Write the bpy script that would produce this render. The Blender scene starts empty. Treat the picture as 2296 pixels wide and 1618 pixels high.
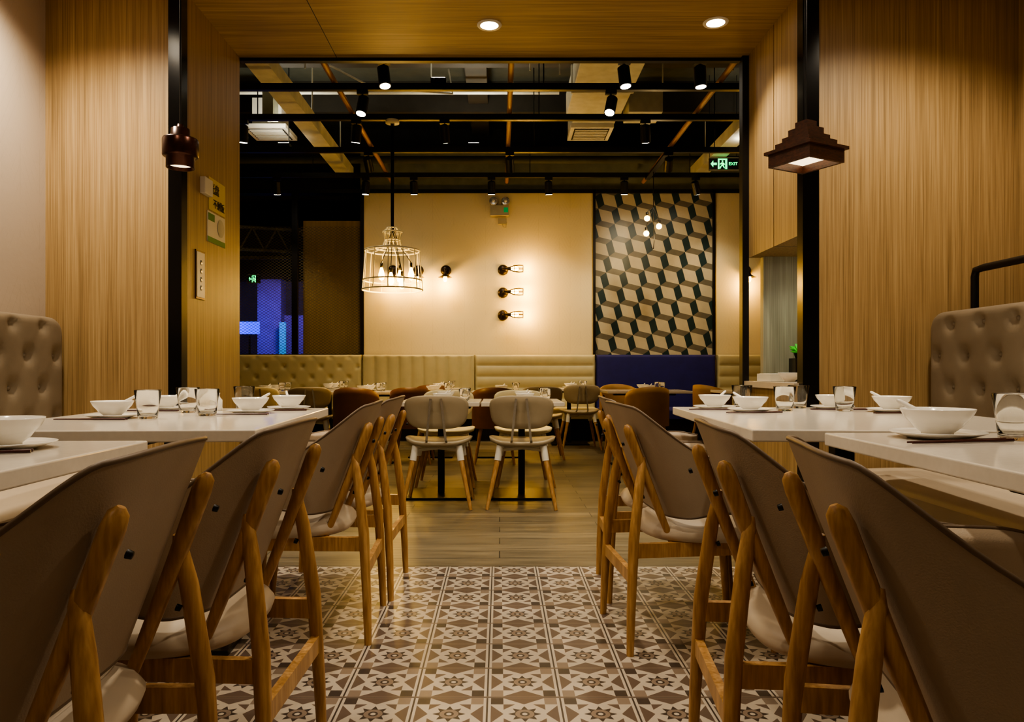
import bpy, bmesh, math, random
from mathutils import Vector, Matrix
random.seed(4)
S=bpy.context.scene
COL=S.collection
# ---------------------------------------------------------------- builder
class MB:
    def __init__(s): s.v=[];s.f=[];s.m=[];s.s=[]
    def add(s,vs,fs,m=0,sm=False):
        o=len(s.v); s.v+= [tuple(v) for v in vs]
        for f in fs:
            s.f.append([i+o for i in f]); s.m.append(m); s.s.append(sm)
    def box(s,x0,x1,y0,y1,z0,z1,m=0):
        vs=[(x0,y0,z0),(x1,y0,z0),(x1,y1,z0),(x0,y1,z0),(x0,y0,z1),(x1,y0,z1),(x1,y1,z1),(x0,y1,z1)]
        s.add(vs,[(0,3,2,1),(4,5,6,7),(0,1,5,4),(1,2,6,5),(2,3,7,6),(3,0,4,7)],m)
    def beam(s,p,q,w,h,m=0,up=(0,0,1)):
        p=Vector(p);q=Vector(q);d=(q-p).normalized();u=Vector(up)
        if abs(d.dot(u))>.98:u=Vector((0,1,0))
        a=d.cross(u).normalized();b=a.cross(d).normalized()
        vs=[]
        for c in (p,q):
            for i,j in ((-1,-1),(1,-1),(1,1),(-1,1)): vs.append(c+a*i*w/2+b*j*h/2)
        s.add(vs,[(0,3,2,1),(4,5,6,7),(0,1,5,4),(1,2,6,5),(2,3,7,6),(3,0,4,7)],m)
    def tube(s,pts,r,m=0,n=10,closed=False,caps=True):
        P=[Vector(p) for p in pts];N=len(P)
        R=r if isinstance(r,(list,tuple)) else [r]*N
        rings=[];prev=None
        for i in range(N):
            if closed: d=P[(i+1)%N]-P[i-1]
            else: d=P[min(i+1,N-1)]-P[max(i-1,0)]
            d=d.normalized()
            if prev is None:
                a=d.cross(Vector((0,0,1)))
                if a.length<.1:a=d.cross(Vector((0,1,0)))
            else: a=prev-d*prev.dot(d)
            a.normalize();prev=a;b=d.cross(a)
            rings.append([P[i]+(a*math.cos(2*math.pi*k/n)+b*math.sin(2*math.pi*k/n))*R[i] for k in range(n)])
        vs=[v for g in rings for v in g];fs=[]
        for i in range(N if closed else N-1):
            j=(i+1)%N
            for k in range(n): fs.append((i*n+k,i*n+(k+1)%n,j*n+(k+1)%n,j*n+k))
        s.add(vs,fs,m,True)
        if caps and not closed:
            s.add(rings[0],[tuple(range(n))[::-1]],m);s.add(rings[-1],[tuple(range(n))],m)
    def lathe(s,prof,c=(0,0,0),m=0,n=28,M=None,sm=True):
        vs=[];fs=[]
        for r,z in prof:
            for k in range(n):
                t=2*math.pi*k/n
                v=Vector((r*math.cos(t),r*math.sin(t),z))
                if M is not None: v=M@v
                vs.append(v+Vector(c))
        for i in range(len(prof)-1):
            for k in range(n): fs.append((i*n+k,i*n+(k+1)%n,(i+1)*n+(k+1)%n,(i+1)*n+k))
        s.add(vs,fs,m,sm)
    def grid(s,fn,us,vs_,m=0,sm=True,closeu=False):
        A=[fn(u,v) for u in us for v in vs_];nv=len(vs_);nu=len(us);fs=[]
        for i in range(nu if closeu else nu-1):
            for j in range(nv-1):
                a=i*nv+j;b=((i+1)%nu)*nv+j
                fs.append((a,b,b+1,a+1))
        s.add(A,fs,m,sm)
    def mesh(s,name,mats,merge=False):
        me=bpy.data.meshes.new(name);me.from_pydata(s.v,[],s.f)
        for mm in mats: me.materials.append(mm)
        for i,p in enumerate(me.polygons): p.material_index=s.m[i];p.use_smooth=s.s[i]
        bm=bmesh.new();bm.from_mesh(me)
        if merge: bmesh.ops.remove_doubles(bm,verts=bm.verts,dist=1e-5)
        bmesh.ops.recalc_face_normals(bm,faces=bm.faces);bm.to_mesh(me);bm.free()
        return me
    def obj(s,name,mats,loc=(0,0,0),rot=0,bevel=0,merge=False):
        return place(s.mesh(name,mats,merge),name,loc,rot,bevel)
def place(me,name,loc=(0,0,0),rot=0,bevel=0,scale=1):
    o=bpy.data.objects.new(name,me);COL.objects.link(o);o.location=loc;o.rotation_euler=(0,0,rot);o.scale=(scale,)*3
    if bevel:
        b=o.modifiers.new('bevel','BEVEL');b.width=bevel;b.segments=3;b.limit_method='ANGLE'
    return o
def light(kind,name,loc,energy,col,parent=None,target=None,size=.05,angle=70,blend=.6):
    L=bpy.data.lights.new(name,kind);L.energy=energy;L.color=col
    if kind=='SPOT': L.spot_size=math.radians(angle);L.spot_blend=blend
    L.shadow_soft_size=size
    o=bpy.data.objects.new(name,L);COL.objects.link(o);o.location=loc
    if target is not None:
        d=Vector(target)-Vector(loc);o.rotation_euler=d.to_track_quat('-Z','Y').to_euler()
    if parent is not None:
        bpy.context.view_layer.update();o.parent=parent;o.matrix_parent_inverse=parent.matrix_world.inverted()
    return o
# ---------------------------------------------------------------- materials
def srgb(r,g,b):
    f=lambda c:(c/255/12.92) if c/255<=.04045 else ((c/255+.055)/1.055)**2.4
    return (f(r),f(g),f(b),1)
def newmat(name):
    m=bpy.data.materials.new(name);m.use_nodes=True
    nt=m.node_tree;b=nt.nodes['Principled BSDF'];return m,nt,b
def plain(name,c,rough=.5,metal=0,var=.12,vs=8,bump=0,bs=200,spec=None):
    m,nt,b=newmat(name)
    tc=nt.nodes.new('ShaderNodeTexCoord');n=nt.nodes.new('ShaderNodeTexNoise');n.inputs['Scale'].default_value=vs;n.inputs['Detail'].default_value=4
    nt.links.new(tc.outputs['Object'],n.inputs['Vector'])
    r=nt.nodes.new('ShaderNodeValToRGB');r.color_ramp.elements[0].position=.3;r.color_ramp.elements[1].position=.7
    r.color_ramp.elements[0].color=tuple(x*(1-var) for x in c[:3])+(1,);r.color_ramp.elements[1].color=tuple(min(1,x*(1+var)) for x in c[:3])+(1,)
    nt.links.new(n.outputs['Fac'],r.inputs['Fac']);nt.links.new(r.outputs['Color'],b.inputs['Base Color'])
    b.inputs['Roughness'].default_value=rough;b.inputs['Metallic'].default_value=metal
    if spec is not None:b.inputs['Specular IOR Level'].default_value=spec
    if bump:
        n2=nt.nodes.new('ShaderNodeTexNoise');n2.inputs['Scale'].default_value=bs;nt.links.new(tc.outputs['Object'],n2.inputs['Vector'])
        bp=nt.nodes.new('ShaderNodeBump');bp.inputs['Strength'].default_value=bump;bp.inputs['Distance'].default_value=.002
        nt.links.new(n2.outputs['Fac'],bp.inputs['Height']);nt.links.new(bp.outputs['Normal'],b.inputs['Normal'])
    return m
def emit(name,c,s):
    m,nt,b=newmat(name);b.inputs['Base Color'].default_value=c;b.inputs['Emission Color'].default_value=c;b.inputs['Emission Strength'].default_value=s;return m
def wood(name,c1,c2,sc,rough=.5,c3=None,fine=4.0,bump=.15):
    m,nt,b=newmat(name);N=nt.nodes;L=nt.links
    tc=N.new('ShaderNodeTexCoord');mp=N.new('ShaderNodeMapping');mp.inputs['Scale'].default_value=sc
    L.new(tc.outputs['Object'],mp.inputs['Vector'])
    n=N.new('ShaderNodeTexNoise');n.inputs['Scale'].default_value=1;n.inputs['Detail'].default_value=5;n.inputs['Roughness'].default_value=.6;n.inputs['Distortion'].default_value=.25
    L.new(mp.outputs[0],n.inputs['Vector'])
    n2=N.new('ShaderNodeTexNoise');n2.inputs['Scale'].default_value=fine;n2.inputs['Detail'].default_value=3
    L.new(mp.outputs[0],n2.inputs['Vector'])
    ad=N.new('ShaderNodeMath');ad.operation='MULTIPLY_ADD';ad.inputs[1].default_value=.5;L.new(n2.outputs['Fac'],ad.inputs[0]);
    h=N.new('ShaderNodeMath');h.operation='MULTIPLY';h.inputs[1].default_value=.5;L.new(n.outputs['Fac'],h.inputs[0]);L.new(h.outputs[0],ad.inputs[2])
    r=N.new('ShaderNodeValToRGB');e=r.color_ramp.elements;e[0].position=.33;e[0].color=c1;e[1].position=.67;e[1].color=c2
    if c3: x=e.new(.5);x.color=c3
    L.new(ad.outputs[0],r.inputs['Fac']);L.new(r.outputs['Color'],b.inputs['Base Color']);b.inputs['Roughness'].default_value=rough
    bp=N.new('ShaderNodeBump');bp.inputs['Strength'].default_value=bump;bp.inputs['Distance'].default_value=.002;L.new(ad.outputs[0],bp.inputs['Height']);L.new(bp.outputs['Normal'],b.inputs['Normal'])
    return m
# tiny shader-expression helper
class X:
    nt=None
    def __init__(s,o): s.o=o
    @staticmethod
    def op(k,*a):
        n=X.nt.nodes.new('ShaderNodeMath');n.operation=k
        for i,v in enumerate(a):
            if isinstance(v,X): X.nt.links.new(v.o,n.inputs[i])
            else: n.inputs[i].default_value=v
        return X(n.outputs[0])
    def __add__(s,b):return X.op('ADD',s,b)
    def __sub__(s,b):return X.op('SUBTRACT',s,b)
    def __mul__(s,b):return X.op('MULTIPLY',s,b)
    def gt(s,b):return X.op('GREATER_THAN',s,b)
    def lt(s,b):return X.op('LESS_THAN',s,b)
def mixc(f,a,b):
    n=X.nt.nodes.new('ShaderNodeMix');n.data_type='RGBA'
    X.nt.links.new(f.o,n.inputs[0])
    for v,i in ((a,6),(b,7)):
        if isinstance(v,tuple): n.inputs[i].default_value=v
        else: X.nt.links.new(v,n.inputs[i])
    return n.outputs[2]
def tile_mat():
    m,nt,b=newmat('patterned_cement_tile');X.nt=nt
    tc=nt.nodes.new('ShaderNodeTexCoord');sp=nt.nodes.new('ShaderNodeSeparateXYZ');nt.links.new(tc.outputs['Object'],sp.inputs[0])
    T=.21
    def cell(o,off):
        f=X.op('FRACT',(X(o)-off+T*100)*(1/T)); return (f-.5)*2
    x=cell(sp.outputs[0],-.035);y=cell(sp.outputs[1],2.048-.105)
    a=X.op('ABSOLUTE',x);c=X.op('ABSOLUTE',y);M=X.op('MAXIMUM',a,c);mn=X.op('MINIMUM',a,c);s=a+c
    W=srgb(192,180,164);D=srgb(58,49,45);B=srgb(98,82,72);G=srgb(134,118,104)
    r=X.op('SQRT',a*a+c*c);th=X.op('ARCTAN2',y,x);star=X.op('ABSOLUTE',X.op('SINE',th*4))
    star0=r.lt(X.op('ADD',star*-.17,.44))
    col=mixc(s.gt(.80),W,B)
    col=mixc(star0,col,D);col=mixc(r.lt(.25),col,G);col=mixc(r.lt(.13),col,D);col=mixc(r.lt(.07),col,W)
    tri=(M-.56).gt(mn*.68)
    band=mixc(tri,W,B)
    band=mixc(mn.gt(.56),band,mixc((x*y).gt(0),D,G))
    col=mixc(M.gt(.56),col,band)
    col=mixc(a.gt(.90),col,W);col=mixc(a.gt(.975),col,D)
    col=mixc(c.gt(.95),col,G);col=mixc(c.gt(.98),col,D)
    n=nt.nodes.new('ShaderNodeTexNoise');n.inputs['Scale'].default_value=25;n.inputs['Detail'].default_value=6;nt.links.new(tc.outputs['Object'],n.inputs['Vector'])
    f=X.op('MULTIPLY',X(n.outputs['Fac']),.25)
    col=mixc(f,col,srgb(110,94,80))
    nt.links.new(col,b.inputs['Base Color']);b.inputs['Roughness'].default_value=.38
    return m
def plank_mat():
    m,nt,b=newmat('wood_plank_floor');N=nt.nodes;L=nt.links
    tc=N.new('ShaderNodeTexCoord');br=N.new('ShaderNodeTexBrick');L.new(tc.outputs['Object'],br.inputs['Vector'])
    br.inputs['Scale'].default_value=1;br.inputs['Brick Width'].default_value=1.2;br.inputs['Row Height'].default_value=.15;br.inputs['Mortar Size'].default_value=.003
    br.inputs['Color1'].default_value=srgb(130,118,94);br.inputs['Color2'].default_value=srgb(98,89,70);br.inputs['Mortar'].default_value=srgb(50,44,34)
    mp=N.new('ShaderNodeMapping');mp.inputs['Scale'].default_value=(2.5,45,1);L.new(tc.outputs['Object'],mp.inputs['Vector'])
    n=N.new('ShaderNodeTexNoise');n.inputs['Scale'].default_value=1;n.inputs['Detail'].default_value=5;L.new(mp.outputs[0],n.inputs['Vector'])
    r=N.new('ShaderNodeValToRGB');r.color_ramp.elements[0].position=.3;r.color_ramp.elements[0].color=(.45,.43,.40,1);r.color_ramp.elements[1].position=.7;r.color_ramp.elements[1].color=(1.15,1.15,1.15,1)
    L.new(n.outputs['Fac'],r.inputs['Fac'])
    mx=N.new('ShaderNodeMix');mx.data_type='RGBA';mx.blend_type='MULTIPLY';mx.inputs[0].default_value=1;L.new(br.outputs['Color'],mx.inputs[6]);L.new(r.outputs['Color'],mx.inputs[7])
    L.new(mx.outputs[2],b.inputs['Base Color']);b.inputs['Roughness'].default_value=.4
    return m
def herring_mat(name,c,ax='x',k=.80):
    # painted herringbone tile relief: bands of slanted bricks alternating in direction
    m,nt,b=newmat(name);X.nt=nt;N=nt.nodes;L=nt.links
    tc=N.new('ShaderNodeTexCoord');sp=N.new('ShaderNodeSeparateXYZ');L.new(tc.outputs['Object'],sp.inputs[0])
    x=X(sp.outputs[0 if ax=='x' else 1])+50;z=X(sp.outputs[2])+50
    W=.30
    fx=X.op('FRACT',x*(1/W));tri=X.op('ABSOLUTE',fx-.5)*W*2   # zigzag
    d=X.op('FRACT',(z+tri)*(1/.085))
    line=X.op('MAXIMUM',d.lt(.06),X.op('FRACT',x*(2/W)).lt(.03))
    n=N.new('ShaderNodeTexNoise');n.inputs['Scale'].default_value=5;n.inputs['Detail'].default_value=6;L.new(tc.outputs['Object'],n.inputs['Vector'])
    lf=line*X.op('MULTIPLY',X(n.outputs['Fac']).gt(.5),.55)
    cc=tuple(q*k for q in c[:3])+(1,)
    L.new(mixc(lf,c,cc),b.inputs['Base Color']);b.inputs['Roughness'].default_value=.75
    bp=N.new('ShaderNodeBump');bp.inputs['Strength'].default_value=.25;bp.inputs['Distance'].default_value=.004
    n2=N.new('ShaderNodeTexNoise');n2.inputs['Scale'].default_value=30;n2.inputs['Detail'].default_value=5;L.new(tc.outputs['Object'],n2.inputs['Vector'])
    hh=X(n2.outputs['Fac'])-line*.6
    L.new(hh.o,bp.inputs['Height']);L.new(bp.outputs['Normal'],b.inputs['Normal'])
    return m
def mesh_mat():
    m,nt,b=newmat('expanded_metal_mesh');X.nt=nt
    tc=nt.nodes.new('ShaderNodeTexCoord');sp=nt.nodes.new('ShaderNodeSeparateXYZ');nt.links.new(tc.outputs['Object'],sp.inputs[0])
    x=X(sp.outputs[0])+50;z=X(sp.outputs[2])
    p=1/.06
    u=X.op('FRACT',(x+z*1.5)*p);v=X.op('FRACT',(x-z*1.5+50)*p)
    k=X.op('MAXIMUM',u.lt(.17),v.lt(.17))
    nt.links.new(k.o,b.inputs['Alpha']);b.inputs['Base Color'].default_value=srgb(96,88,66);b.inputs['Roughness'].default_value=.5;b.inputs['Metallic'].default_value=.3
    return m

VEN=wood('oak_veneer_vertical',srgb(126,102,66),srgb(188,160,114),(55,55,.6),.45,srgb(163,134,91),bump=.06)
VENH=wood('oak_veneer_horizontal',srgb(128,104,66),srgb(188,158,110),(.7,40,55),.45,srgb(163,134,90),bump=.06)
VENG=wood('grey_veneer',srgb(120,120,104),srgb(168,168,148),(50,50,.7),.4)
CHW=wood('ash_chair_wood',srgb(144,104,60),srgb(204,162,108),(30,30,3),.38,srgb(176,134,82))
PENDW=wood('walnut_pendant_wood',srgb(38,20,14),srgb(84,46,30),(20,20,60),.4)
TILE=tile_mat();PLANK=plank_mat()
CREAM=herring_mat('cream_painted_tile',srgb(222,208,172))
CREAMS=herring_mat('white_painted_tile',srgb(190,174,156),'y',.86)
BLACK=plain('black_metal',srgb(18,16,15),.4,.3)
BLKG=plain('black_gloss_trim',srgb(14,12,11),.18,.4)
UPH=plain('taupe_leather',srgb(166,148,126),.5,bump=.25,bs=350,var=.05)
UPHB=plain('taupe_bench_leather',srgb(134,121,103),.45,bump=.2,bs=300,var=.05)
OLIVE=plain('olive_beige_leather',srgb(184,174,138),.5,var=.05)
BLUE=plain('navy_velvet',srgb(24,22,100),.7,var=.15)
SEAT=plain('cream_seat_leather',srgb(196,180,158),.5,var=.04)
PIPING=plain('seat_piping',srgb(110,92,74),.5)
STONE=plain('white_quartz_top',srgb(216,208,196),.14,var=.03,vs=60)
STONEE=plain('quartz_edge',srgb(205,190,168),.35,var=.04)
PORC=plain('white_porcelain',srgb(240,236,228),.15,var=.02)
DARKC=plain('dark_ceiling_paint',srgb(70,72,62),.85)
DARKB=plain('dark_beam_paint',srgb(50,46,38),.8)
CONC=plain('grey_green_plaster',srgb(138,140,120),.85)
DUCT=plain('galvanised_duct',srgb(196,194,178),.6,.1,var=.12)
COPPER=plain('copper_pipe',srgb(150,110,78),.45,.1)
CHROME=plain('brushed_steel',srgb(190,190,185),.25,.9)
COPD=plain('dark_copper_lamp',srgb(66,36,26),.28,.75,var=.3)
SCON=plain('dark_bronze_sconce',srgb(42,30,22),.35,.6,var=.2)
WHITE=plain('white_plastic',srgb(225,222,210),.4,var=.02)
WIREW=plain('white_wire',srgb(245,238,212),.4,var=.02)
BROWN=plain('brown_leather',srgb(122,80,46),.45,var=.12)
MUST=plain('mustard_fabric',srgb(156,118,64),.6,var=.12)
BEIGEC=plain('beige_plastic_shell',srgb(162,148,122),.45,var=.06)
LTCH=plain('cream_plastic_shell',srgb(222,208,166),.45,var=.04)
PURP=plain('painted_column',srgb(150,135,200),.7)
CHOP=plain('dark_red_lacquer',srgb(60,18,14),.3)
TL1=plain('tile_beige',srgb(190,180,156),.35,var=.05,vs=12);TL2=plain('tile_teal',srgb(34,54,58),.35,var=.1,vs=12);TL3=plain('tile_grey',srgb(108,102,90),.35,var=.08,vs=12)
MESHM=mesh_mat()
BULB=emit('warm_filament_glow',(1,.55,.10,1),26)
LAMPD=emit('warm_lamp_disc',(1,.86,.64,1),25)
LAMPS=emit('spot_lens_glow',(1,.9,.72,1),30)
PGLOW=emit('pendant_inner_glow',(1,.76,.45,1),3)
GREEN=emit('green_sign_glow',(0,1,.25,1),3)
GREEND=emit('green_sign_dim',(0,.5,.15,1),.15)
BLUEG=emit('blue_neon_glow',(.0,.01,1,1),3)
CYANG=emit('cyan_light_strip',(.03,.40,.9,1),.6)
YEL=plain('yellow_paper',srgb(226,202,40),.6,var=.03);GRP=plain('green_print',srgb(70,140,60),.6);INK=plain('ink',srgb(20,20,20),.7)
m,nt,b=newmat('clear_glass');b.inputs['Transmission Weight'].default_value=1;b.inputs['Roughness'].default_value=.01;b.inputs['IOR'].default_value=1.45;b.inputs['Base Color'].default_value=(.97,.97,.95,1)
GLASS=m
D=math.radians
WARM=(1,.85,.64);WARMH=(1,.83,.54);SC=(1,.54,.08)
# ---------------------------------------------------------------- room shell
TE=3.584
b=MB();b.add([(-6,-2.6,0),(5.5,-2.6,0),(5.5,TE,0),(-6,TE,0)],[(0,1,2,3)],0)
b.add([(-6,TE,0),(5.5,TE,0),(5.5,15,0),(-6,15,0)],[(0,1,2,3)],1)
b.add([(-6,-2.6,-.1),(5.5,-2.6,-.1),(5.5,15,-.1),(-6,15,-.1)],[(3,2,1,0)],0)
b.obj('floor',[TILE,PLANK])
WZ=3.75;WE=4.57;CH=2.88
b=MB();b.box(-2.42,-2.30,-2.6,WZ,0,CH,0);b.obj('wall_left',[CREAMS])
b=MB();b.box(2.63,2.75,-2.6,WZ,0,CH,0);b.obj('wall_right',[VEN])
b=MB();b.box(-2.42,2.75,-2.72,-2.6,0,CH,0);b.obj('wall_front',[CREAM])
b=MB();b.box(-5.2,-1.604,WZ,WE,0,CH,0);b.obj('wall_partition_left',[VEN])
b=MB()
b.box(2.15,5,WZ,WE,0,CH,0)
b.box(1.53,2.15,WZ,WE,0,.85,0)
b.box(1.53,2.15,WZ,4.125,1.64,CH,0);b.box(1.53,2.15,4.135,WE-.03,1.64,CH,0);b.box(1.54,2.15,4.125,4.135,1.64,CH,1)
b.box(1.60,2.15,WZ,WZ+.05,.85,1.64,0)
b.box(1.60,2.15,WE-.08,WE-.03,.85,1.64,2)
b.box(2.10,2.15,WZ+.05,WE-.08,.85,1.64,2)
b.box(1.50,2.15,WZ+.02,WE-.03,.85,.885,3)
b.obj('wall_partition_right',[VEN,BLACK,VENG,STONEE])
b=MB();b.box(-5.2,5,WZ,WE,CH,4.7,0);b.box(-2.42,2.75,-2.72,WZ,CH,CH+.1,0);b.box(-1.007,-1.003,WZ,WE,CH-.001,CH,1);b.obj('ceiling',[VENH,BLACK])
b=MB();b.box(-6,5.5,WE,15,4.7,4.8,0);b.obj('ceiling',[DARKC])
b=MB();b.box(-1.665,-1.598,WZ-.03,WZ+.04,0,CH);b.obj('trim_1',[BLKG])
b=MB();b.box(1.524,1.606,WZ-.03,WZ+.04,0,CH);b.obj('trim_2',[BLKG])
b=MB();b.box(1.49,1.53,WE-.03,WE+.03,0,CH);b.box(-1.604,1.53,WE,WE+.04,CH-.02,CH+.03);b.obj('trim_3',[BLACK])
BW=10.5
b=MB();b.box(4.9,5.0,WE,BW+.2,0,4.7);b.obj('wall_hall_right',[CREAM])
b=MB();b.box(-5.3,-5.2,WE,15,0,4.7);b.obj('wall_hall_left',[CONC])
b=MB()
b.box(-1.93,1.345,BW,BW+.15,0,3.46,0);b.box(3.045,4.9,BW,BW+.15,0,3.46,0);b.box(1.345,3.045,BW+.03,BW+.15,0,3.46,0)
b.box(-5.2,-1.93,BW,BW+.15,0,1.15,0)
b.box(-2.0,4.9,BW+.15,BW+.3,3.2,4.15,1);b.box(-5.2,4.9,BW+1.0,BW+1.1,3.6,4.7,2)
b.obj('wall_back',[CREAM,CONC,DARKB])
b=MB()
for x0,x1 in ((-1.97,-1.92),(1.325,1.36),(3.02,3.055)): b.box(x0,x1,BW-.03,BW+.02,1.1,3.5)
b.box(-5.2,4.9,BW-.03,BW+.16,3.46,3.51);b.box(-2.94,-2.86,BW-.03,BW+.03,1.1,3.46);b.box(-5.2,-1.95,BW-.03,BW+.05,1.13,1.18)
b.obj('trim_4',[BLACK])
b=MB();b.add([(-5.2,BW+.05,1.18),(-1.95,BW+.05,1.18),(-1.95,BW+.05,3.0),(-5.2,BW+.05,3.0)],[(0,1,2,3)]);b.obj('metal_mesh_screen',[MESHM])
b=MB();b.box(-2.85,-1.95,BW+.25,BW+.35,0,3.12);b.obj('wood_panel_cabinet',[wood('ochre_panel',srgb(140,116,68),srgb(178,150,94),(30,30,.8),.5)])
b=MB();b.box(-5.2,-1,14.0,14.1,0,4.7);b.obj('wall_far',[CONC])
b=MB();b.box(-4.12,-3.72,12.6,12.9,0,2.5);b.box(-3.72,-2.9,12.8,12.9,0,1.9,0);b.box(-5.1,-2.0,12.55,12.95,2.5,3.6,1);b.obj('doorway_column',[PURP,DARKB])  # dark header extended upward to block the blue column light above it
b=MB();b.box(-4.22,-3.90,12.0,12.05,1.54,1.74);b.tube([(-4.06,12.03,0),(-4.06,12.03,1.55)],.02,1,8);o=b.obj('neon_sign',[BLUEG,BLACK],bevel=.02)
b=MB();b.box(-3.66,-3.56,12.3,12.35,0,1.75);b.obj('light_strip',[CYANG])
light('SPOT','neon_glow_lamp',(-4.6,11.6,1.7),26,(.12,.12,1),o,target=(-4.3,12.8,1.5),size=.1,angle=100)
light('SPOT','column_glow_lamp',(-3.3,11.6,2.0),30,(.45,.28,1),o,target=(-3.9,12.8,1.8),size=.1,angle=80)
# tumbling block tile panel
u=Vector((.185,-.045));w=Vector((.085,.06));v=Vector((-.045,.17))
bm=bmesh.new();L1=u+w;L2=w+v
x0,x1,z0,z1=1.36,3.02,1.1,3.46
for i in range(-40,40):
    for j in range(-40,40):
        o=Vector((2.1,2.2))+L1*i+L2*j
        if not(x0-.5<o.x<x1+.5 and z0-.5<o.y<z1+.5):continue
        for pts,mi in (((o,o+u,o+u+v,o+v),0),((o+u,o+u+w,o+u+w+v,o+u+v),1),((o+v,o+u+v,o+u+v+w,o+v+w),2)):
            q=[bm.verts.new((p.x,BW+.018,p.y)) for p in pts];f=bm.faces.new(q);f.material_index=mi
for co,no in (((x0,0,0),(-1,0,0)),((x1,0,0),(1,0,0)),((0,0,z0),(0,0,-1)),((0,0,z1),(0,0,1))):
    bmesh.ops.bisect_plane(bm,geom=bm.verts[:]+bm.edges[:]+bm.faces[:],plane_co=co,plane_no=no,clear_outer=True)
me=bpy.data.meshes.new('geometric_wall_tiles');bm.to_mesh(me);bm.free()
for mm in (TL1,TL2,TL3): me.materials.append(mm)
place(me,'geometric_wall_tiles')
# ---------------------------------------------------------------- upholstered panels
def params(L,step):
    n=max(4,int(L/step));e=[0,.004,.012,.025]
    mid=[.04+(L-.08)*i/n for i in range(n+1)]
    return e+mid+[L-x for x in e[::-1]]
def panel(mb,L,H,th,disp,m,pos,step=.02,r=.035):
    U=params(L,step);V=params(H,step)
    def fn(a,c):
        e=min(a,L-a,c,H-c);d=th
        if e<r:d-=r-math.sqrt(max(0,r*r-(r-e)**2))
        d+=disp(a,c)*min(1,e/.05)
        return pos(a,c,d)
    mb.grid(fn,U,V,m)
    per=[(a,0) for a in U]+[(L,c) for c in V[1:]]+[(a,H) for a in U[::-1][1:]]+[(0,c) for c in V[::-1][1:-1]]
    n=len(per);A=[pos(a,c,th-r) for a,c in per];B=[pos(a,c,0) for a,c in per]
    mb.add(A+B,[(i,(i+1)%n,n+(i+1)%n,n+i) for i in range(n)],m,True)
def tuft(sx,sz,depth=.028):
    def d(a,c):
        best=9
        i=a/sx;j=c/sz
        j0=math.floor(j)
        for jj in (j0,j0+1):
            off=.5*(jj%2);ii=round(i-off)+off
            dx=(i-ii)*sx;dz=(j-jj)*sz
            best=min(best,math.hypot(dx,dz))
        p=abs(((i+j/2)%1));p=min(p,1-p);q=abs((i-j/2)%1);q=min(q,1-q)
        pl=max(math.exp(-(p*sx/.012)**2),math.exp(-(q*sx/.012)**2))
        return -depth*math.exp(-(best/.032)**2)-.006*pl*math.exp(-best/.08)
    return d
def bench(side,front,y0,y1,top):
    mb=MB();sg=side
    back=abs(front)+.12
    def pos(a,c,d):
        H=top-.42;L=y1-y0;R=.09
        ex=a-(L-R);ez=c-(H-R)
        if ex>0 and ez>0:
            k=max(ex,ez)/math.hypot(ex,ez);a=L-R+ex*k;c=H-R+ez*k
        return (sg*(back-d),y0+a,.42+c)
    panel(mb,y1-y0,top-.42,.12,tuft(.22,.15),0,pos)
    for j in range(1,6):
        for i in range(0,int((y1-y0)/.22)+1):
            a=(i+.5*(j%2))*.22;c=j*.15
            if .06<a<y1-y0-.06 and c<top-.42-.05:
                mb.lathe([(0,.006),(.008,.004),(.012,-.004)],(sg*(back-.12+.026),y0+a,.42+c),0,8,Matrix.Rotation(-sg*math.pi/2,3,'Y'))
    panel(mb,y1-y0,.55,.13,lambda a,c:.012*math.sin(math.pi*min(1,c/.55)),2,lambda a,c,d:(sg*(back-.01-c),y0+a,.33+d),step=.05)
    mb.box(min(sg*(back-.5),sg*(back-.04)),max(sg*(back-.5),sg*(back-.04)),y0+.02,y1-.02,0,.34,1)
    return mb.obj('banquette_bench',[UPHB,BLACK,SEAT])
bench(-1,2.17,-1.2,3.70,1.21);bench(1,2.14,-1.2,3.70,1.235)
b=MB();b.tube([(2.285,3.56,0),(2.285,3.56,1.40),(2.285,3.55,1.43),(2.285,3.5,1.435),(2.285,-1.0,1.435),(2.285,-1.1,1.43),(2.285,-1.12,0)],.018,0,8);b.obj('handrail',[BLACK])
def hbench(x0,x1,kind,mat):
    mb=MB();L=x1-x0
    DD={'tuft':tuft(.26,.15,.024),'vert':lambda a,c:-.03*(1-abs(math.sin(math.pi*a/.17))**.4),'hor':lambda a,c:-.03*(1-abs(math.sin(math.pi*c/.155))**.4),'flat':lambda a,c:0}[kind]
    panel(mb,L,.77,.10,DD,0,lambda a,c,d:(x0+a,BW-.04-d,.40+c),step=.017 if kind!='flat' else .1)
    panel(mb,L,.55,.14,lambda a,c:0,0,lambda a,c,d:(x0+a,BW-.04-c,.30+d),step=.1)
    mb.box(x0+.02,x1-.02,BW-.52,BW-.06,0,.31,1)
    mb.obj('banquette_bench',[mat,BLACK])
hbench(-5.1,-1.94,'tuft',OLIVE);hbench(-1.92,-.35,'vert',OLIVE);hbench(-.34,1.34,'hor',OLIVE);hbench(1.36,3.03,'flat',BLUE);hbench(3.06,4.8,'hor',OLIVE)
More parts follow.
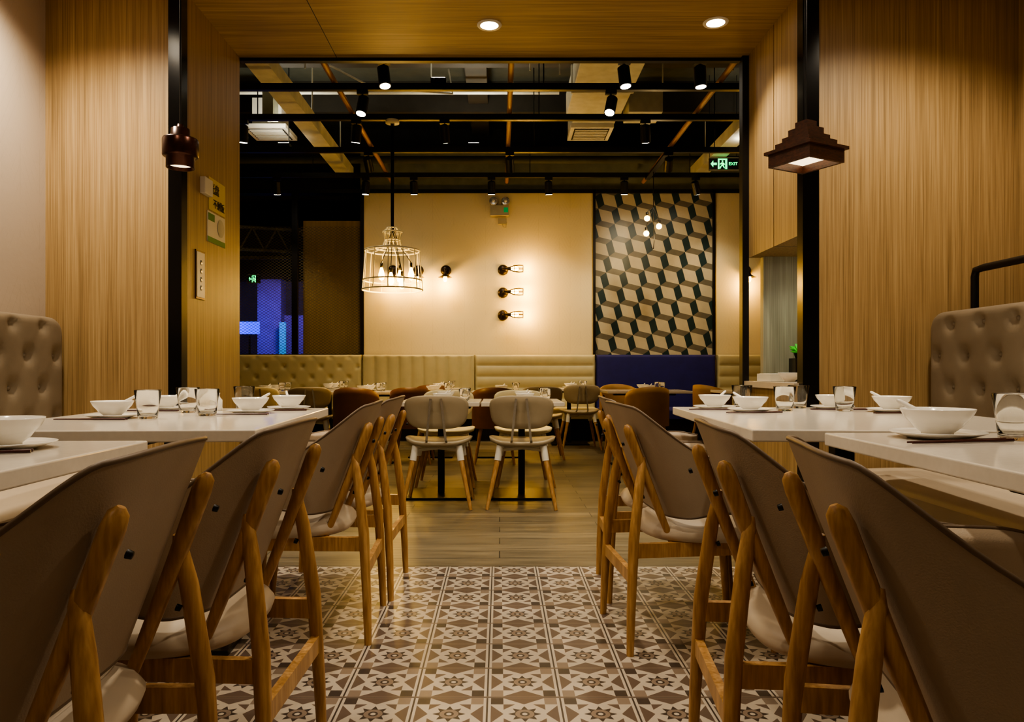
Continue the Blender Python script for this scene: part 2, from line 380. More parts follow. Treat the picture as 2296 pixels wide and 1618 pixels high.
# ---------------------------------------------------------------- armchair (near chairs)
def armchair_mesh():
    mb=MB()
    W=.235
    def sm(a,b_,x):
        t=min(1,max(0,(x-a)/(b_-a)));return t*t*(3-2*t)
    def P(s,t,off=0):
        q=abs(s);sg=1 if s>=0 else -1
        def plan(q):
            if q<=.55:
                ph=q/.55*math.pi/2;return W*math.sin(ph)**.9 if ph>0 else 0,.15*(1-math.cos(ph))**1.7
            k=(q-.55)/.45;return W+.012*math.sin(k*math.pi),.15+k*.25
        top=.834-.010*min(1,q/.32)**2-.162*sm(.30,.64,q)-.012*sm(.85,1,q)
        bot=.455+.02*sm(.4,.7,q)+.10*sm(.82,1.0,q)
        h=bot+(top-bot)*t
        v,uu=plan(q);v2,u2=plan(min(1,q+.01));v1,u1=plan(max(0,q-.01))
        dv,du=v2-v1,u2-u1;l=math.hypot(dv,du) or 1
        nv,nu=-du/l,dv/l
        lean=(.152-(h-.38)*.38)*(1-sm(.35,.85,q))
        lean+=.055*sm(.35,.85,q)
        return Vector((uu+lean+nu*off, sg*(v+nv*off), h))
    ns,nt_=72,18
    Ss=[-1+2*i/ns for i in range(ns+1)];Ts=[j/nt_ for j in range(nt_+1)]
    def th(s,t):
        e=min(1,(1-abs(s))/.06);e2=min(1,t/.12);e3=min(1,(1-t)/.12)
        f=lambda x:math.sqrt(max(0,1-(1-x)**2))
        return .006+.034*f(e)*f(e2)*f(e3)
    mb.grid(lambda s,t:P(s,t,0),Ss,Ts,0);mb.grid(lambda s,t:P(s,t,th(s,t)),Ss,Ts,0)
    per=[P(s,1,.003) for s in Ss]+[P(1,t,.003) for t in Ts[::-1][1:]]+[P(s,0,.003) for s in Ss[::-1][1:]]+[P(-1,t,.003) for t in Ts[1:-1]]
    mb.tube(per,.005,2,6,closed=True)
    def seat(ua,vv):
        a=ua;pr=[(0,.452),(.5,.456),(.8,.45),(.94,.435),(1,.415),(.97,.395),(.9,.388),(0,.388)][vv]
        c,s_=math.cos(a),math.sin(a);n=3.2
        R=(abs(c)**n+abs(s_)**n)**(-1/n)
        x=.31+.235*R*c*pr[0];y=.232*R*s_*pr[0]*(1+.05*c)
        return (x,y,pr[1]-.02)
    mb.grid(seat,[2*math.pi*i/48 for i in range(48)],list(range(8)),1,closeu=True)
    for sg in (-1,1):
        mb.tube([(.150,sg*.175,.365),(.115,sg*.172,.45),(.056,sg*.168,.60),(.006,sg*.165,.735),(-.002,sg*.165,.756),(-.006,sg*.165,.765)],[.011,.013,.016,.018,.015,.006],3,12)
        mb.tube([(-.005,sg*.215,0),(.0,sg*.208,.15),(.012,sg*.197,.38),(.035,sg*.182,.56),(.048,sg*.172,.635),(.052,sg*.168,.655)],[.0125,.0155,.0185,.017,.013,.007],3,12)
        mb.tube([(.49,sg*.215,0),(.475,sg*.205,.2),(.46,sg*.195,.39)],[.012,.017,.020],3,12)
        mb.beam((.012,sg*.197,.345),(.462,sg*.197,.352),.02,.048,3)
        for p in ((-.008,sg*.168,.70),(.06,sg*.172,.52)):
            mb.lathe([(0,.003),(.006,.002),(.007,-.006)],(p[0]-.012,p[1],p[2]),4,8,Matrix.Rotation(-math.pi/2-.3,3,'Y'))
    mb.beam((.006,-.205,.255),(.006,.205,.255),.02,.042,3)
    mb.beam((.30,-.19,.35),(.30,.19,.35),.03,.04,3)
    mb.beam((.465,-.2,.345),(.465,.2,.345),.02,.045,3)
    return mb.mesh('dining_armchair',[UPH,SEAT,PIPING,CHW,BLACK])
AM=armchair_mesh()
for x,y,r in ((.497,1.18,D(-11)),(.475,1.67,D(-6)),(.425,2.68,D(4)),(.46,3.24,D(-2))): place(AM,'dining_armchair',(x,y,0),r)
for x,y,r in ((-.525,1.17,D(2)),(-.465,1.69,D(-1)),(-.468,2.78,D(2)),(-.45,3.27,D(-1))): place(AM,'dining_armchair',(x,y,0),math.pi+r)
# ---------------------------------------------------------------- tables
def table(x0,x1,y0,y1,h,rot=0,th=.035,name='dining_table',wide=.07,bs=.26):
    mb=MB();hx=(x1-x0)/2;hy=(y1-y0)/2
    mb.box(-hx,hx,-hy,hy,h-th,h,0)
    mb.box(-hx*.75,hx*.75,-.05,.05,h-th-.03,h-th,1);mb.box(-.05,.05,-hy*.7,hy*.7,h-th-.03,h-th,1)
    mb.box(-wide/2,wide/2,-wide/2,wide/2,.02,h-th-.02,1)
    mb.box(-bs,bs,-bs,bs,0,.018,1)
    return mb.obj(name,[STONE,BLACK],((x0+x1)/2,(y0+y1)/2,0),rot,bevel=.004)
TH=.78
table(.765,1.78,2.09,3.42,TH,D(-3.5));table(.87,1.78,.74,2.01,TH,D(-1.5))
table(-1.62,-.735,2.09,3.32,TH,D(3.5));table(-1.75,-.84,.55,1.785,TH,D(1))
# ---------------------------------------------------------------- tableware
mb=MB();mb.lathe([(0,.004),(.024,.004),(.026,0),(.030,0),(.030,.006),(.045,.018),(.060,.040),(.068,.055),(.070,.056),(.070,.0535),(.062,.038),(.046,.0215),(.03,.012),(0,.010)],n=32);BOWL=mb.mesh('soup_bowl',[PORC])
mb=MB();mb.lathe([(0,.001),(.05,.001),(.055,0),(.06,.002),(.088,.011),(.092,.0135),(.090,.0145),(.07,.0085),(.055,.0055),(0,.005)],n=36);PLATE=mb.mesh('side_plate',[PORC])
mb=MB();mb.lathe([(0,0),(.028,0),(.030,.002),(.034,.04),(.0415,.092),(.0408,.0935),(.0400,.092),(.0325,.04),(.0285,.014),(.02,.011),(0,.0105)],n=32);GLS=mb.mesh('drinking_glass',[GLASS])
mb=MB();mb.tube([(-.030,0,.024),(-.01,0,.026),(.03,0,.047),(.07,0,.070),(.075,0,.073)],[.005,.012,.006,.005,.003],0,8);SPN=mb.mesh('soup_spoon',[PORC])
mb=MB()
for k in (-1,1): mb.tube([(-.12,k*.006,.004),(.12,k*.009,.004)],[.002,.0035],0,6)
CHP=mb.mesh('chopsticks',[CHOP])
def setting(x,y,h,sc=1,r=0,chop=True,spoon=True):
    place(PLATE,'side_plate',(x,y,h+.0005),0,scale=sc);place(BOWL,'soup_bowl',(x,y,h+.006*sc),0,scale=sc)
    if spoon: place(SPN,'soup_spoon',(x+.0,y,h+.0055*sc),r,scale=sc)
    if chop: place(CHP,'chopsticks',(x-.02,y-.105*sc,h+.0),r*.1,scale=sc)
def glass(x,y,h,sc=1): place(GLS,'drinking_glass',(x,y,h+.0005),0,scale=sc)
for x,y,s_,r in ((.95,3.27,1,.6),(1.03,3.04,1,2.4),(1.47,3.27,1,.5),(1.60,3.02,1.05,2.6)): setting(x,y,TH,s_,r)
for x,y in ((1.09,3.33),(1.19,3.09),(1.34,3.32),(1.435,3.08)): glass(x,y,TH,1.1)
setting(1.10,1.86,TH,1.2,2.6);glass(1.255,1.80,TH,1.22)
for x,y,r in ((-1.375,2.63,.4),(-1.43,3.17,.6),(-.985,2.93,.5),(-.91,3.2,2)): setting(x,y,TH,1,r)
for x,y in ((-1.235,2.60),(-1.25,2.97),(-1.09,2.76),(-1.10,3.19)): glass(x,y,TH,1.08)
setting(-1.07,1.60,TH,1.1,3.5)
mb=MB();mb.lathe([(0,0),(.022,0),(.024,.003),(.024,.045),(.014,.055),(.012,.065),(.014,.075),(0,.078)],n=20);mb.obj('sauce_jar',[PORC],(-1.20,3.14,TH))
# ---------------------------------------------------------------- hall chairs
def shellchair(name,shell):
    mb=MB()
    def rr(a,n): c,s_=math.cos(a),math.sin(a);R=(abs(c)**n+abs(s_)**n)**(-1/n);return R*c,R*s_
    A=[2*math.pi*i/40 for i in range(40)]
    def bk(a,k):
        c,s_=rr(a,3.6);f,o=[(0,0),(.6,0),(.92,.0),(1,.008),(1,.018),(.92,.026),(.6,.026),(0,.026)][k]
        x=.215*c*f;z=.665+.115*s_*f;return (x*(1-.08*(z-.665)/.115*-1),-.03+o+.9*x*x-.18*(z-.6),z)
    mb.grid(bk,A,list(range(8)),0,closeu=True)
    def st(a,k):
        c,s_=rr(a,3);f,z=[(0,.445),(.7,.45),(.95,.462),(1,.455),(.97,.435),(.7,.42),(0,.415)][k]
        return (.235*c*f*(1+.06*s_),.21+.225*s_*f,z+.05*(c*f)**4*.5)
    mb.grid(st,A,list(range(7)),0,closeu=True)
    for sg in (-1,1):
        mb.beam((sg*.075,.06,.43),(sg*.065,-.035,.48),.016,.006,2);mb.beam((sg*.065,-.035,.475),(sg*.035,-.065,.76),.016,.006,2,up=(0,1,0))
        for yy,fy in ((.06,-.02),(.36,.42)):
            mb.tube([(sg*.15,yy,.43),(sg*.165,yy+(fy-yy)*.25,.33)],[.024,.024],3,12)
            mb.tube([(sg*.165,yy+(fy-yy)*.25,.34),(sg*.235,fy,0)],[.019,.012],1,12)
    mb.beam((-.15,.06,.40),(.15,.36,.40),.02,.02,3);mb.beam((.15,.06,.40),(-.15,.36,.40),.02,.02,3)
    return mb.mesh(name,[shell,CHW,CHROME,WHITE])
def tubchair(name,mat):
    mb=MB()
    def sf(a,k):
        ph=-2.0+4.0*a;t=[0,.15,.5,.85,1,1,.85,.5,.15,0][k];off=[0,0,0,0,.005,.03,.035,.035,.035,.03][k]
        top=.78-.13*abs(a-.5)**2*4;h=.36+(top-.36)*t
        R=.235-off;return (R*math.sin(ph),.20-R*math.cos(ph)*(.98)-.05*(h-.4)*math.cos(ph),h)
    mb.grid(sf,[i/30 for i in range(31)],list(range(10)),0)
    mb.lathe([(0,.47),(.17,.47),(.2,.455),(.205,.42),(.2,.36),(0,.355)],(0,.22,0),0,28)
    for sx in (-1,1):
        for y0_,y1_ in ((.08,.02),(.34,.42)): mb.tube([(sx*.14,y0_,.37),(sx*.2,y1_,0)],[.02,.012],1,10)
    return mb.mesh(name,[mat,CHW])
SH=shellchair('side_chair',BEIGEC);SHL=shellchair('side_chair_cream',LTCH);TB=tubchair('tub_chair',BROWN);TM=tubchair('tub_chair_mustard',MUST)
for x,y,r in ((-.43,5.05,0),(.15,5.05,D(-3)),(.98,8.8,D(3)),(-1.95,7.6,D(10)),(.45,7.85,0)): place(SH,'side_chair',(x,y,0),r)
for x,y,r in ((-.44,6.38,math.pi),(.17,6.38,math.pi+.1),(-2.5,7.65,.1),(2.75,7.85,0)): place(SHL,'side_chair',(x,y,0),r)
for x,y,r in ((-1.47,7.4,0),(-.90,7.45,0),(-.05,7.45,0),(-.8,8.85,0)): place(TB,'tub_chair',(x,y,0),r)
for x,y,r in ((1.45,9.2,math.pi),(1.60,7.75,D(5)),(2.42,8.9,D(-60))): place(TM,'tub_chair',(x,y,0),r)
HT=.72
def htable(x,y,wx=.6,wy=.7,n=2):
    table(x-wx/2,x+wx/2,y-wy/2,y+wy/2,HT,0,.03,'cafe_table',.05,.24)
    for k in (-1,1):
        setting(x+.02,y+k*wy*.28,HT,1,1,False,True);glass(x+.18,y+k*wy*.16,HT,1)
for x,y,wx,wy in ((-.444,5.65,.6,.7),(.168,5.65,.6,.7),(-2.6,8.35,.9,.7),(-1.5,8.25,.8,.7),(-.75,8.25,.62,.7),(.0,8.25,.62,.7),(1.68,8.6,.95,.7),(2.9,8.6,.8,.7),(-2.2,9.6,.7,.62),(-.8,9.6,.7,.62),(.9,9.6,.75,.62)):
    htable(x,y,wx,wy)
# ---------------------------------------------------------------- hall ceiling structure
RH=3.48
mb=MB()
for y in (6.04,6.70,7.5,8.61,9.72):
    mb.box(-5.1,4.8,y-.025,y+.025,RH,RH+.06,0)
    for x in (-4,-2.45,.4,2.5,4): mb.tube([(x,y,RH+.05),(x,y,4.7)],.006,0,6)
mb.obj('track_lighting_rails',[BLACK])
mb=MB()
for x in (-1.5,.1,2.0): mb.tube([(x,4.6,RH+.09),(x,10.3,RH+.09)],.026,0,10)
mb.obj('copper_pipes',[COPPER])
mb=MB()
for x in (-2.15,2.78): mb.box(x-.1,x+.1,6.5,10.4,3.66,3.74,0);[mb.box(x-.1,x-.085,6.5,10.4,3.74,3.80,0),mb.box(x+.085,x+.1,6.5,10.4,3.74,3.80,0)];[mb.tube([(x,yy,3.7),(x,yy,4.7)],.008,0,6) for yy in (7,8.5,10)]
mb.obj('cable_tray',[DUCT])
mb=MB()
mb.box(.8,1.45,5.2,8.9,4.0,4.28,0)
for y in (5.9,6.6,7.3,8.1): mb.box(.78,1.47,y-.02,y+.02,3.98,4.295,0)
mb.box(.88,1.4,8.9,9.55,3.95,4.2,0);mb.box(1.5,1.9,8.6,9.0,3.95,4.2,0);mb.obj('air_duct',[DUCT],bevel=.01)
for cx in (-2.86,1.13):
    mb=MB();mb.box(cx-.26,cx+.26,9.0,9.52,3.90,3.95,0)
    for i in range(7): mb.box(cx-.2,cx+.2,9.06+i*.06,9.085+i*.06,3.885,3.9,0)
    mb.box(cx-.215,cx+.215,9.04,9.47,3.895,3.9,1)
    if cx<0: mb.box(cx-.18,cx+.18,9.1,9.4,3.95,4.3,0)
    mb.obj('air_vent_diffuser',[WHITE,BLACK])
mb=MB()
for y in (6.3,7.9,9.6): mb.box(-5.2,4.9,y,y+.3,4.3,4.7,0)
for x in (-3.9,-.4,3.3): mb.box(x,x+.25,4.6,10.9,4.4,4.7,0)
mb.obj('ceiling_beams',[DARKB])
mb=MB()
mb.tube([(-3.4,7.2,4.15),(.7,7.2,4.15)],.022,0,8);mb.tube([(1.55,7.2,4.15),(4.5,7.2,4.15)],.022,0,8);mb.tube([(-5,10.2,3.85),(4.6,10.2,3.85)],.05,1,10)
mb.tube([(-5,8.7,4.22),(.7,8.7,4.22)],.03,0,8)
mb.tube([(-.55,8,4.2),(-.5,7.9,3.9),(-1.3,7.6,3.85),(-1.7,7.4,4.0)],.012,0,6);mb.tube([(-3.3,6,3.95),(-3.3,9.1,3.95)],.06,1,10);mb.tube([(3.6,6,3.9),(3.6,10.4,3.9)],.05,0,10)
for x in (-3.1,-1.9,-1.2,-.7,.3,.6,1.7,2.3,3.0): mb.tube([(x,7.2+.3*(x%2),3.9),(x,7.2+.3*(x%2),4.7)],.008,0,6)
mb.obj('ceiling_service_pipes',[DUCT,DARKC])
mb=MB();mb.box(-3.3,-2.8,7.6,7.85,4.0,4.7,0);mb.box(-2.66,-2.54,8.3,8.5,3.8,4.7,0);mb.obj('ceiling_drop_bulkhead',[CONC])
mb=MB()
mb.tube([(-5.1,11.2,3.2),(-2,12.4,3.2)],.03,0,6);mb.tube([(-5.1,11.2,2.85),(-2,12.4,2.85)],.03,0,6)
for k in range(9):
    t=k/9;t2=(k+.5)/9;f=lambda t,z:(-5.1+3.1*t,11.2+1.2*t,z);mb.tube([f(t,2.85),f(t2,3.2)],.015,0,5);mb.tube([f(t2,3.2),f(t+1/9,2.85)],.015,0,5)
mb.box(-5.1,-2,12.0,12.06,2.75,2.8,0)
mb.obj('ceiling_truss',[CONC])
def trackspot(px,y,tgt,on=None):
    x=px;z=RH
    root=MB();d=(Vector(tgt)-Vector((x,y,z-.15))).normalized()
    c=Vector((x,y,z-.13))
    root.box(x-.05,x+.05,y-.02,y+.02,z-.035,z,0);root.tube([(x,y,z-.03),(x,y,z-.10)],.008,0,6)
    root.tube([c-d*.07,c+d*.09],.05,0,16);root.tube([c-d*.085,c-d*.07],[.03,.05],0,16)
    root.tube([c+d*.0905,c+d*.092],.042,1,16)
    o=root.obj('track_spotlight',[BLACK,LAMPS])
    if on: light('SPOT','spot_lamp',c+d*.12,on,WARMH,o,target=c+d*2,size=.04,angle=78,blend=.8)
def wx(px,y): return (px-1120)/1660*y
E=105
for px,y,t,e in ((861,6.04,(-.6,5.6,.7),E*.8),(1400,6.04,(1.3,5.7,.5),E*.7),(1570,6.04,(1.8,6,.5),None),(813,6.7,(-1.5,6.2,1.4),E*.7),(1370,6.7,(.4,5.6,.7),E*.8),
    (545,7.5,(-2.8,8,.7),None),(799,7.5,(-1.8,8.2,.7),E),(997,7.5,(-.4,9,.7),E),(1447,7.5,(1.8,8.7,.7),E),(826,8.61,(-1.3,10.4,1.3),E*.25),(1143,8.61,(.3,10.4,1.3),E*.3),(1499,8.61,(2.2,10.4,2.0),E*.6),
    (621,9.72,(-3.0,10.4,1.1),E*.4),(820,9.72,(-1.9,10,.9),None),(928,9.72,(-1.1,10.3,.9),E*.35),(1102,9.72,(-.1,10.3,1),E*.35),(1230,9.72,(.8,10.3,1),E*.35),(1400,9.72,(1.7,10.3,1),E*.35),(1560,9.72,(3.2,10.4,1.5),E*.35)):
    trackspot(wx(px,y),y,t,e)
for x,y in ((-3.0,6.70),(-.55,6.70),(3.4,6.70),(-2.5,8.61),(-.3,8.61),(2.9,8.61)):  # added fill lights in invented rail fixtures, brighten the hall ceiling
    mb=MB();mb.box(x-.07,x+.07,y-.05,y+.05,RH+.062,RH+.10,0);mb.box(x-.06,x+.06,y-.04,y+.04,RH+.10,RH+.105,1)
    o=mb.obj('ceiling_fill_fixture',[BLACK,LAMPS]);light('SPOT','ceiling_fill_lamp',(x,y,RH+.13),48,(1,.94,.76),o,target=(x,y,5),size=.1,angle=165,blend=.5)
def downlight(x,y,e,col=WARM,ang=110):
    mb=MB();mb.lathe([(.05,-.004),(.066,-.006),(.07,0)],(x,y,CH),0,28);mb.lathe([(0,-.002),(.052,-.003)],(x,y,CH),1,28)
    o=mb.obj('recessed_downlight',[WHITE,LAMPD]);light('SPOT','downlight_lamp',(x,y,CH-.03),e,col,o,target=(x,y,0),size=.05,angle=ang,blend=.9)
downlight(-.057,4.14,75);downlight(1.20,4.11,85)
for x,y,e in ((-1.9,3.1,135),(1.95,3.1,88),(-1.2,1.6,50),(1.2,1.6,62),(-1.75,-.6,22),(1.8,-.6,22),(0,2.5,90),(0,.8,26)): downlight(x,y,e,ang=140)
# ---------------------------------------------------------------- pendants near
mb=MB();cx,cy=-1.25,2.9
mb.tube([(cx,cy,1.90),(cx,cy,CH)],.004,1,6);mb.lathe([(0,0),(.045,0),(.045,-.02),(0,-.02)],(cx,cy,CH),1,20)
mb.lathe([(0,1.912),(.012,1.912),(.014,1.898),(.034,1.895),(.036,1.862),(.040,1.858),(.064,1.856),(.067,1.85),(.067,1.79),(.064,1.786),(.053,1.784),(.053,1.742),(.047,1.742),(.047,1.775),(0,1.776)],(cx,cy,0),0,36)
mb.lathe([(0,1.756),(.046,1.756)],(cx,cy,0),2,28)
o=mb.obj('copper_pendant_lamp',[COPD,BLACK,PGLOW]);light('SPOT','pendant_lamp',(cx,cy,1.735),10,WARMH,o,target=(cx,cy,0),angle=120,size=.03)
mb=MB()
z=1.752
def sqr(hw,z0,z1,m=0): mb.box(-hw,hw,-hw,hw,z0,z1,m)
hw=.098
for a in ((-hw,hw,-hw,-hw+.012),(-hw,hw,hw-.012,hw),(-hw,-hw+.012,-hw+.012,hw-.012),(hw-.012,hw,-hw+.012,hw-.012)): mb.box(*a,z,z+.052,0)
mb.box(-hw+.012,hw-.012,-hw+.012,hw-.012,z+.030,z+.034,2)
sqr(hw+.012,z+.05,z+.062);sqr(.080,z+.062,z+.09);sqr(.062,z+.09,z+.112);sqr(.046,z+.112,z+.142);sqr(.028,z+.142,z+.17)
mb.tube([(0,0,z+.17),(0,0,CH)],.004,1,6);mb.lathe([(0,CH),(.045,CH),(.045,CH-.02),(0,CH-.02)],(0,0,0),1,20)
o=mb.obj('wooden_pendant_lamp',[PENDW,BLACK,PGLOW],(1.20,2.9,0),D(28));light('SPOT','pendant_lamp',(1.20,2.9,1.75),10,WARMH,o,target=(1.2,2.9,0),angle=120,size=.04)
# ---------------------------------------------------------------- wire chandelier
def bulb(mb,x,y,z,m_s=1,m_g=2,s=1):
    mb.lathe([(0,.05),(.012,.05),(.014,0),(0,0)],(x,y,z),m_s,12)
    mb.lathe([(.010*s,0),(.016*s,-.02*s),(.026*s,-.055*s),(.028*s,-.08*s),(.018*s,-.105*s),(0,-.115*s)],(x,y,z),m_g,16)
mb=MB();cx,cy=-1.085,7.5
def ring(r,z,t=.008): mb.tube([(cx+r*math.cos(a*math.pi/18),cy+r*math.sin(a*math.pi/18),z) for a in range(36)],t,0,6,closed=True)
prof=[(.055,2.39),(.095,2.35),(.075,2.27),(.10,2.20),(.275,2.16),(.305,1.765)]
for r,z in prof: ring(r,z)
ring(.296,1.86);ring(.17,2.185)
for k in range(12):
    a=k*math.pi/6;mb.tube([(cx+r*math.cos(a),cy+r*math.sin(a),z) for r,z in prof],.0055,0,6)
for k,(dx,dy,z) in enumerate(((-.11,0,1.99),(-.0,-.1,1.93),(.10,-.03,1.90),(.06,.12,1.98),(.19,.0,1.99))):
    mb.tube([(cx+dx,cy+dy,z+.05),(cx+dx*.5,cy+dy*.5,2.18),(cx+(k-2)*.006,cy,2.36),(cx+(k-2)*.008,cy,RH)],.004,1,6);bulb(mb,cx+dx,cy+dy,z,1,2,1.15)
mb.lathe([(0,0),(.07,0),(.07,-.03),(0,-.03)],(cx,cy,RH),0,20)
o=mb.obj('wire_cage_chandelier',[WIREW,BLACK,BULB]);light('POINT','chandelier_lamp',(cx,cy,1.70),32,(1,.62,.16),o,size=.12)
mb=MB();cx,cy=1.94,9.33
mb.box(cx-.03,cx+.03,cy-.72,cy+.39,RH-.03,RH-.005,1)
for dx,z in ((-.08,2.90),(.07,2.80),(-.09,2.71)):
    mb.tube([(cx,cy,RH-.02),(cx,cy,3.0),(cx+dx,cy,z+.05)],.005,1,6);mb.lathe([(0,.04),(.018,.04),(.018,0),(0,0)],(cx+dx,cy,z),1,12)
    mb.lathe([(.036*math.sin(a*math.pi/10),-.036+.036*math.cos(a*math.pi/10)) for a in range(11)],(cx+dx,cy,z),2,16)
mb.tube([(cx,cy,3.0),(cx+.01,cy,2.6),(cx,cy,2.48),(cx-.03,cy,2.5)],.005,1,6)
o=mb.obj('bulb_cluster_pendant',[WHITE,BLACK,BULB]);light('POINT','pendant_bulb_lamp',(cx,cy-.1,2.62),12,(1,.72,.35),o,size=.06)
# ---------------------------------------------------------------- sconces
for z in (2.373,2.05,1.73):
    mb=MB();x=.05;y=BW
    M=Matrix.Rotation(math.pi/2,3,'X')
    mb.lathe([(0,.05),(.03,.048),(.06,.035),(.075,.012),(.075,0)],(x,y,z),0,24,M)
    mb.tube([(x,y-.03,z),(x,y-.12,z),(x+.02,y-.14,z),(x+.10,y-.14,z)],.014,0,8);mb.tube([(x+.06,y-.14,z),(x+.11,y-.14,z)],.024,0,12)
    mb.lathe([(.014,0),(.03,-.04),(.034,-.07),(.02,-.10),(0,-.11)],(x+.11,y-.14,z),1,14,Matrix.Rotation(-math.pi/2,3,'Y'))
    for k in range(6):
        a=k*math.pi/3;mb.tube([(x+t,y-.14+r*math.cos(a),z+r*math.sin(a)) for t,r in ((.10,.025),(.15,.045),(.22,.055),(.28,.05))],.005,0,5)
    for t,r in ((.16,.047),(.28,.05)): mb.tube([(x+t,y-.14+r*math.cos(a*math.pi/8),z+r*math.sin(a*math.pi/8)) for a in range(16)],.005,0,5,closed=True)
    o=mb.obj('cage_wall_sconce',[SCON,BULB]);light('POINT','sconce_lamp',(x+.29,y-.15,z),18,SC,o,size=.04)
for x in (-1.51,-1.15,-.76,3.49):
    mb=MB();y=BW;z=2.365
    mb.lathe([(0,.05),(.03,.048),(.06,.035),(.075,.012),(.075,0)],(x,y,z),0,24,Matrix.Rotation(math.pi/2,3,'X'))
    mb.tube([(x,y-.03,z),(x,y-.13,z),(x,y-.15,z-.02),(x,y-.15,z-.07)],.013,0,8)
    mb.lathe([(.02,-.05),(.03,-.08),(.10,-.115)],(x,y-.15,z),0,24)
    mb.lathe([(.012,-.08),(.028,-.12),(.028,-.15),(.016,-.175),(0,-.18)],(x,y-.15,z),1,14)
    o=mb.obj('shade_wall_sconce',[SCON,BULB]);light('POINT','sconce_lamp',(x,y-.15,z-.21),15,SC,o,size=.04)
mb=MB();y=BW-.002
mb.box(-.13,.13,y-.09,y,3.13,3.27,0);mb.box(.06,.12,y-.092,y-.09,3.17,3.24,1)
for sg in (-1,1):
    mb.lathe([(0,.0),(.06,.0),(.06,.06),(0,.06)],(sg*.085,y-.03,3.33),0,20,Matrix.Rotation(math.pi/2,3,'X'));mb.lathe([(0,.003),(.05,.003),(.058,0)],(sg*.085,y-.09,3.33),2,20,Matrix.Rotation(math.pi/2,3,'X'))
    mb.lathe([(.02,0),(.022,.012),(0,.014)],(sg*.085,y-.093,3.33),3,12,Matrix.Rotation(math.pi/2,3,'X'))
mb.box(-.02,.1,y-.03,y,3.02,3.10,0);mb.tube([(.04,y-.02,3.02),(.05,y-.02,2.98),(.09,y-.02,2.97),(.1,y-.02,3.05)],.006,0,6)
mb.obj('emergency_light',[plain('ivory_plastic',srgb(170,160,132),.5),GREEND,CHROME,WHITE])
# ---------------------------------------------------------------- exit signs
def text(s_,name,loc,size,mat,parent,rot=(math.pi/2,0,0),sx=1):
    c=bpy.data.curves.new(name,'FONT');c.body=s_;c.size=size;c.align_x='CENTER';c.align_y='CENTER';c.extrude=.001
    c.materials.append(mat);o=bpy.data.objects.new(name,c);COL.objects.link(o);o.location=loc;o.rotation_euler=rot;o.scale=(sx,1,1)
    bpy.context.view_layer.update();o.parent=parent;o.matrix_parent_inverse=parent.matrix_world.inverted();return o
def exitsign(cx,cy,cz,w=.37,h=.165,txt=True):
    mb=MB();mb.box(cx-w/2,cx+w/2,cy,cy+.03,cz-h/2,cz+h/2,0)
    mb.box(cx-w/2,cx+w/2,cy-.004,cy,cz-h/2,cz-h/2+.01,3);mb.box(cx-w/2,cx+w/2,cy-.004,cy,cz+h/2-.01,cz+h/2,3)
    for sx in (-.49,.45): mb.tube([(cx+sx*w,cy+.015,cz+h/2),(cx+sx*w,cy+.015,4.7)],.004,2,6)
    yy=cy-.003;ox=-.06 if txt else 0
    def poly(p): mb.add([(cx+(a+ox)*w,yy,cz+c*h) for a,c in p],[tuple(range(len(p)))],1)
    poly([(-.40,0),(-.31,.26),(-.31,.09),(-.19,.09),(-.19,-.09),(-.31,-.09),(-.31,-.26)])
    poly([(-.15,.40),(.17,.40),(.17,.30),(-.15,.30)]);poly([(.10,.30),(.17,.30),(.17,-.4),(.10,-.4)]);poly([(-.15,.3),(-.10,.3),(-.10,-.4),(-.15,-.4)])
    poly([(-.02,.26),(.03,.26),(.03,.13),(-.02,.13)]);poly([(-.03,.11),(.06,.08),(.05,-.12),(-.02,-.10)]);poly([(-.03,.1),(-.09,.0),(-.075,-.06),(-.01,.02)]);poly([(.05,.08),(.09,-.04),(.075,-.08),(.03,0)])
    poly([(-.02,-.08),(-.07,-.2),(-.10,-.36),(-.06,-.36),(-.03,-.2),(.02,-.12)]);poly([(.0,-.1),(.05,-.12),(.09,-.34),(.05,-.3)])
    o=mb.obj('exit_sign',[BLACK,GREEN,BLACK,DUCT])
    if txt: text('EXIT','lettering',(cx+.31*w,yy-.001,cz),.055,GREEN,o)
    return o
exitsign(2.85,9.4,3.57)
exitsign(-3.95,11.9,2.42,.2,.14,False)
# ---------------------------------------------------------------- signs on left jamb
sx=-1.604
mb=MB();mb.box(sx,sx+.006,3.90,4.02,1.33,1.59,0);mb.box(sx+.006,sx+.008,3.91,4.01,1.34,1.58,1)
for i in range(4): mb.lathe([(0,.002),(.014,.001),(.015,0)],(sx+.008,3.96,1.39+i*.045),2,12,Matrix.Rotation(math.pi/2,3,'Y'))
mb.obj('framed_notice_plate',[COPD,WHITE,CHROME])
mb=MB();mb.box(sx,sx+.03,3.96,4.07,1.90,1.99,0);mb.obj('wall_control_box',[WHITE],bevel=.004)
mb=MB();mb.box(sx,sx+.003,4.08,4.32,1.84,2.02,0);o=mb.obj('yellow_notice_sign',[YEL])
R=(math.pi/2,0,math.pi/2)
text('光盘','lettering',(sx+.005,4.16,1.96),.065,INK,o,R);text('不剩饭','lettering',(sx+.005,4.22,1.88),.055,INK,o,R)
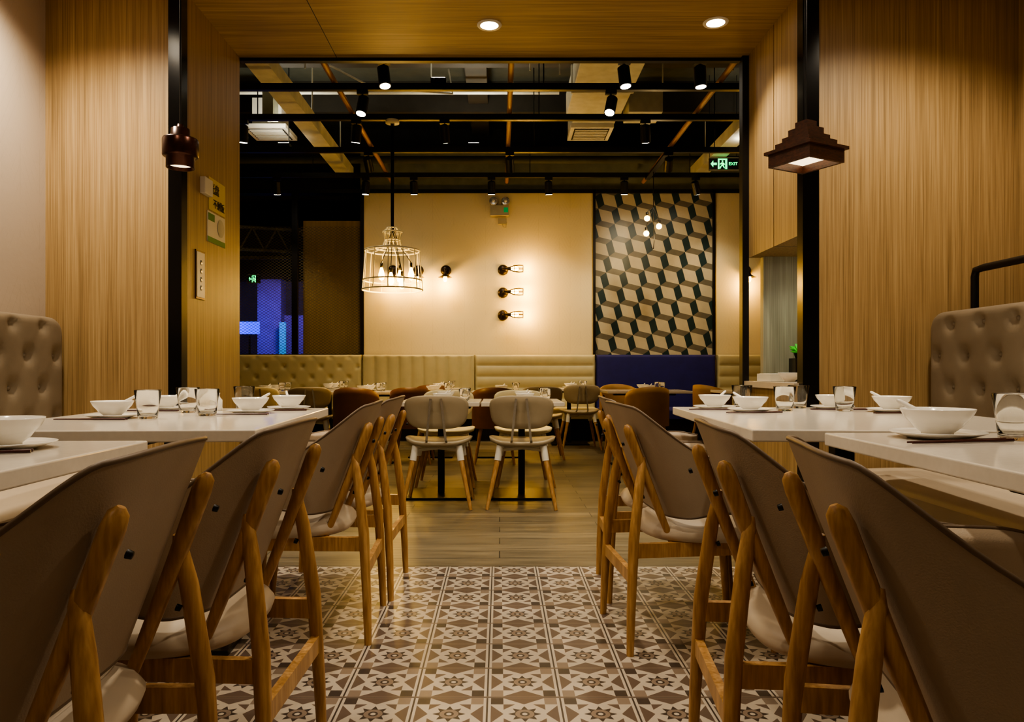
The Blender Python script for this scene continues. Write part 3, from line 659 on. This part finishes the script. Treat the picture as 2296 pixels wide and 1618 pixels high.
mb=MB();mb.box(sx,sx+.003,4.06,4.32,1.66,1.83,0);mb.box(sx+.003,sx+.004,4.06,4.32,1.66,1.69,1);mb.box(sx+.003,sx+.004,4.07,4.16,1.78,1.82,1);mb.lathe([(0,.002),(.05,.001)],(sx+.004,4.25,1.76),2,20,Matrix.Rotation(math.pi/2,3,'Y'));mb.obj('green_notice_sign',[WHITE,GRP,DUCT])
# pass-through items
mb=MB()
mb.box(1.53,1.66,4.18,4.40,.887,.93,0);mb.box(1.54,1.65,4.19,4.39,.93,.932,1)
mb.obj('serving_tray',[WHITE,PORC],bevel=.004)
place(BOWL,'soup_bowl',(1.60,4.08,.887),0,scale=.9)
mb=MB();mb.box(1.70,1.80,4.25,4.35,.886,1.02,1);mb.lathe([(0,0),(.03,0),(.04,.03),(.035,.032),(0,.02)],(1.75,4.3,1.02),1,14)
for k in range(26):
    a=k*2.4;mb.beam((1.75,4.3,1.04),(1.75+.06*math.cos(a),4.3+.06*math.sin(a),1.06+.015*(k%4)),.02,.004,0)
mb.obj('potted_green_plant',[plain('leaf_green',srgb(70,210,60),.5),BLACK])
mb=MB();mb.box(1.7,2.0,4.1,4.14,1.62,1.64,0);mb.box(1.71,1.99,4.105,4.135,1.617,1.62,1)  # added fill light with an invented fixture, lightens the pass-through niche
o=mb.obj('niche_fill_fixture',[WHITE,LAMPD]);light('SPOT','niche_fill_lamp',(1.8,4.12,1.60),6,(1,.95,.78),o,target=(1.9,4.12,0),angle=160,size=.1)
# ---------------------------------------------------------------- world, camera
w_=bpy.data.worlds.new('World');S.world=w_;w_.use_nodes=True;w_.node_tree.nodes['Background'].inputs[0].default_value=(.9,.75,.55,1);w_.node_tree.nodes['Background'].inputs[1].default_value=.06
cam=bpy.data.cameras.new('camera');co=bpy.data.objects.new('camera',cam);COL.objects.link(co);co.location=(0,0,.95);co.rotation_euler=(math.pi/2,0,0)
cam.sensor_width=36;cam.lens=1660/2296*36;cam.shift_x=28/2296;cam.shift_y=21/2296;cam.clip_start=.05
S.camera=co
try:
    S.view_settings.view_transform='AgX';S.view_settings.look='AgX - Medium High Contrast'
except Exception as e: print(e)
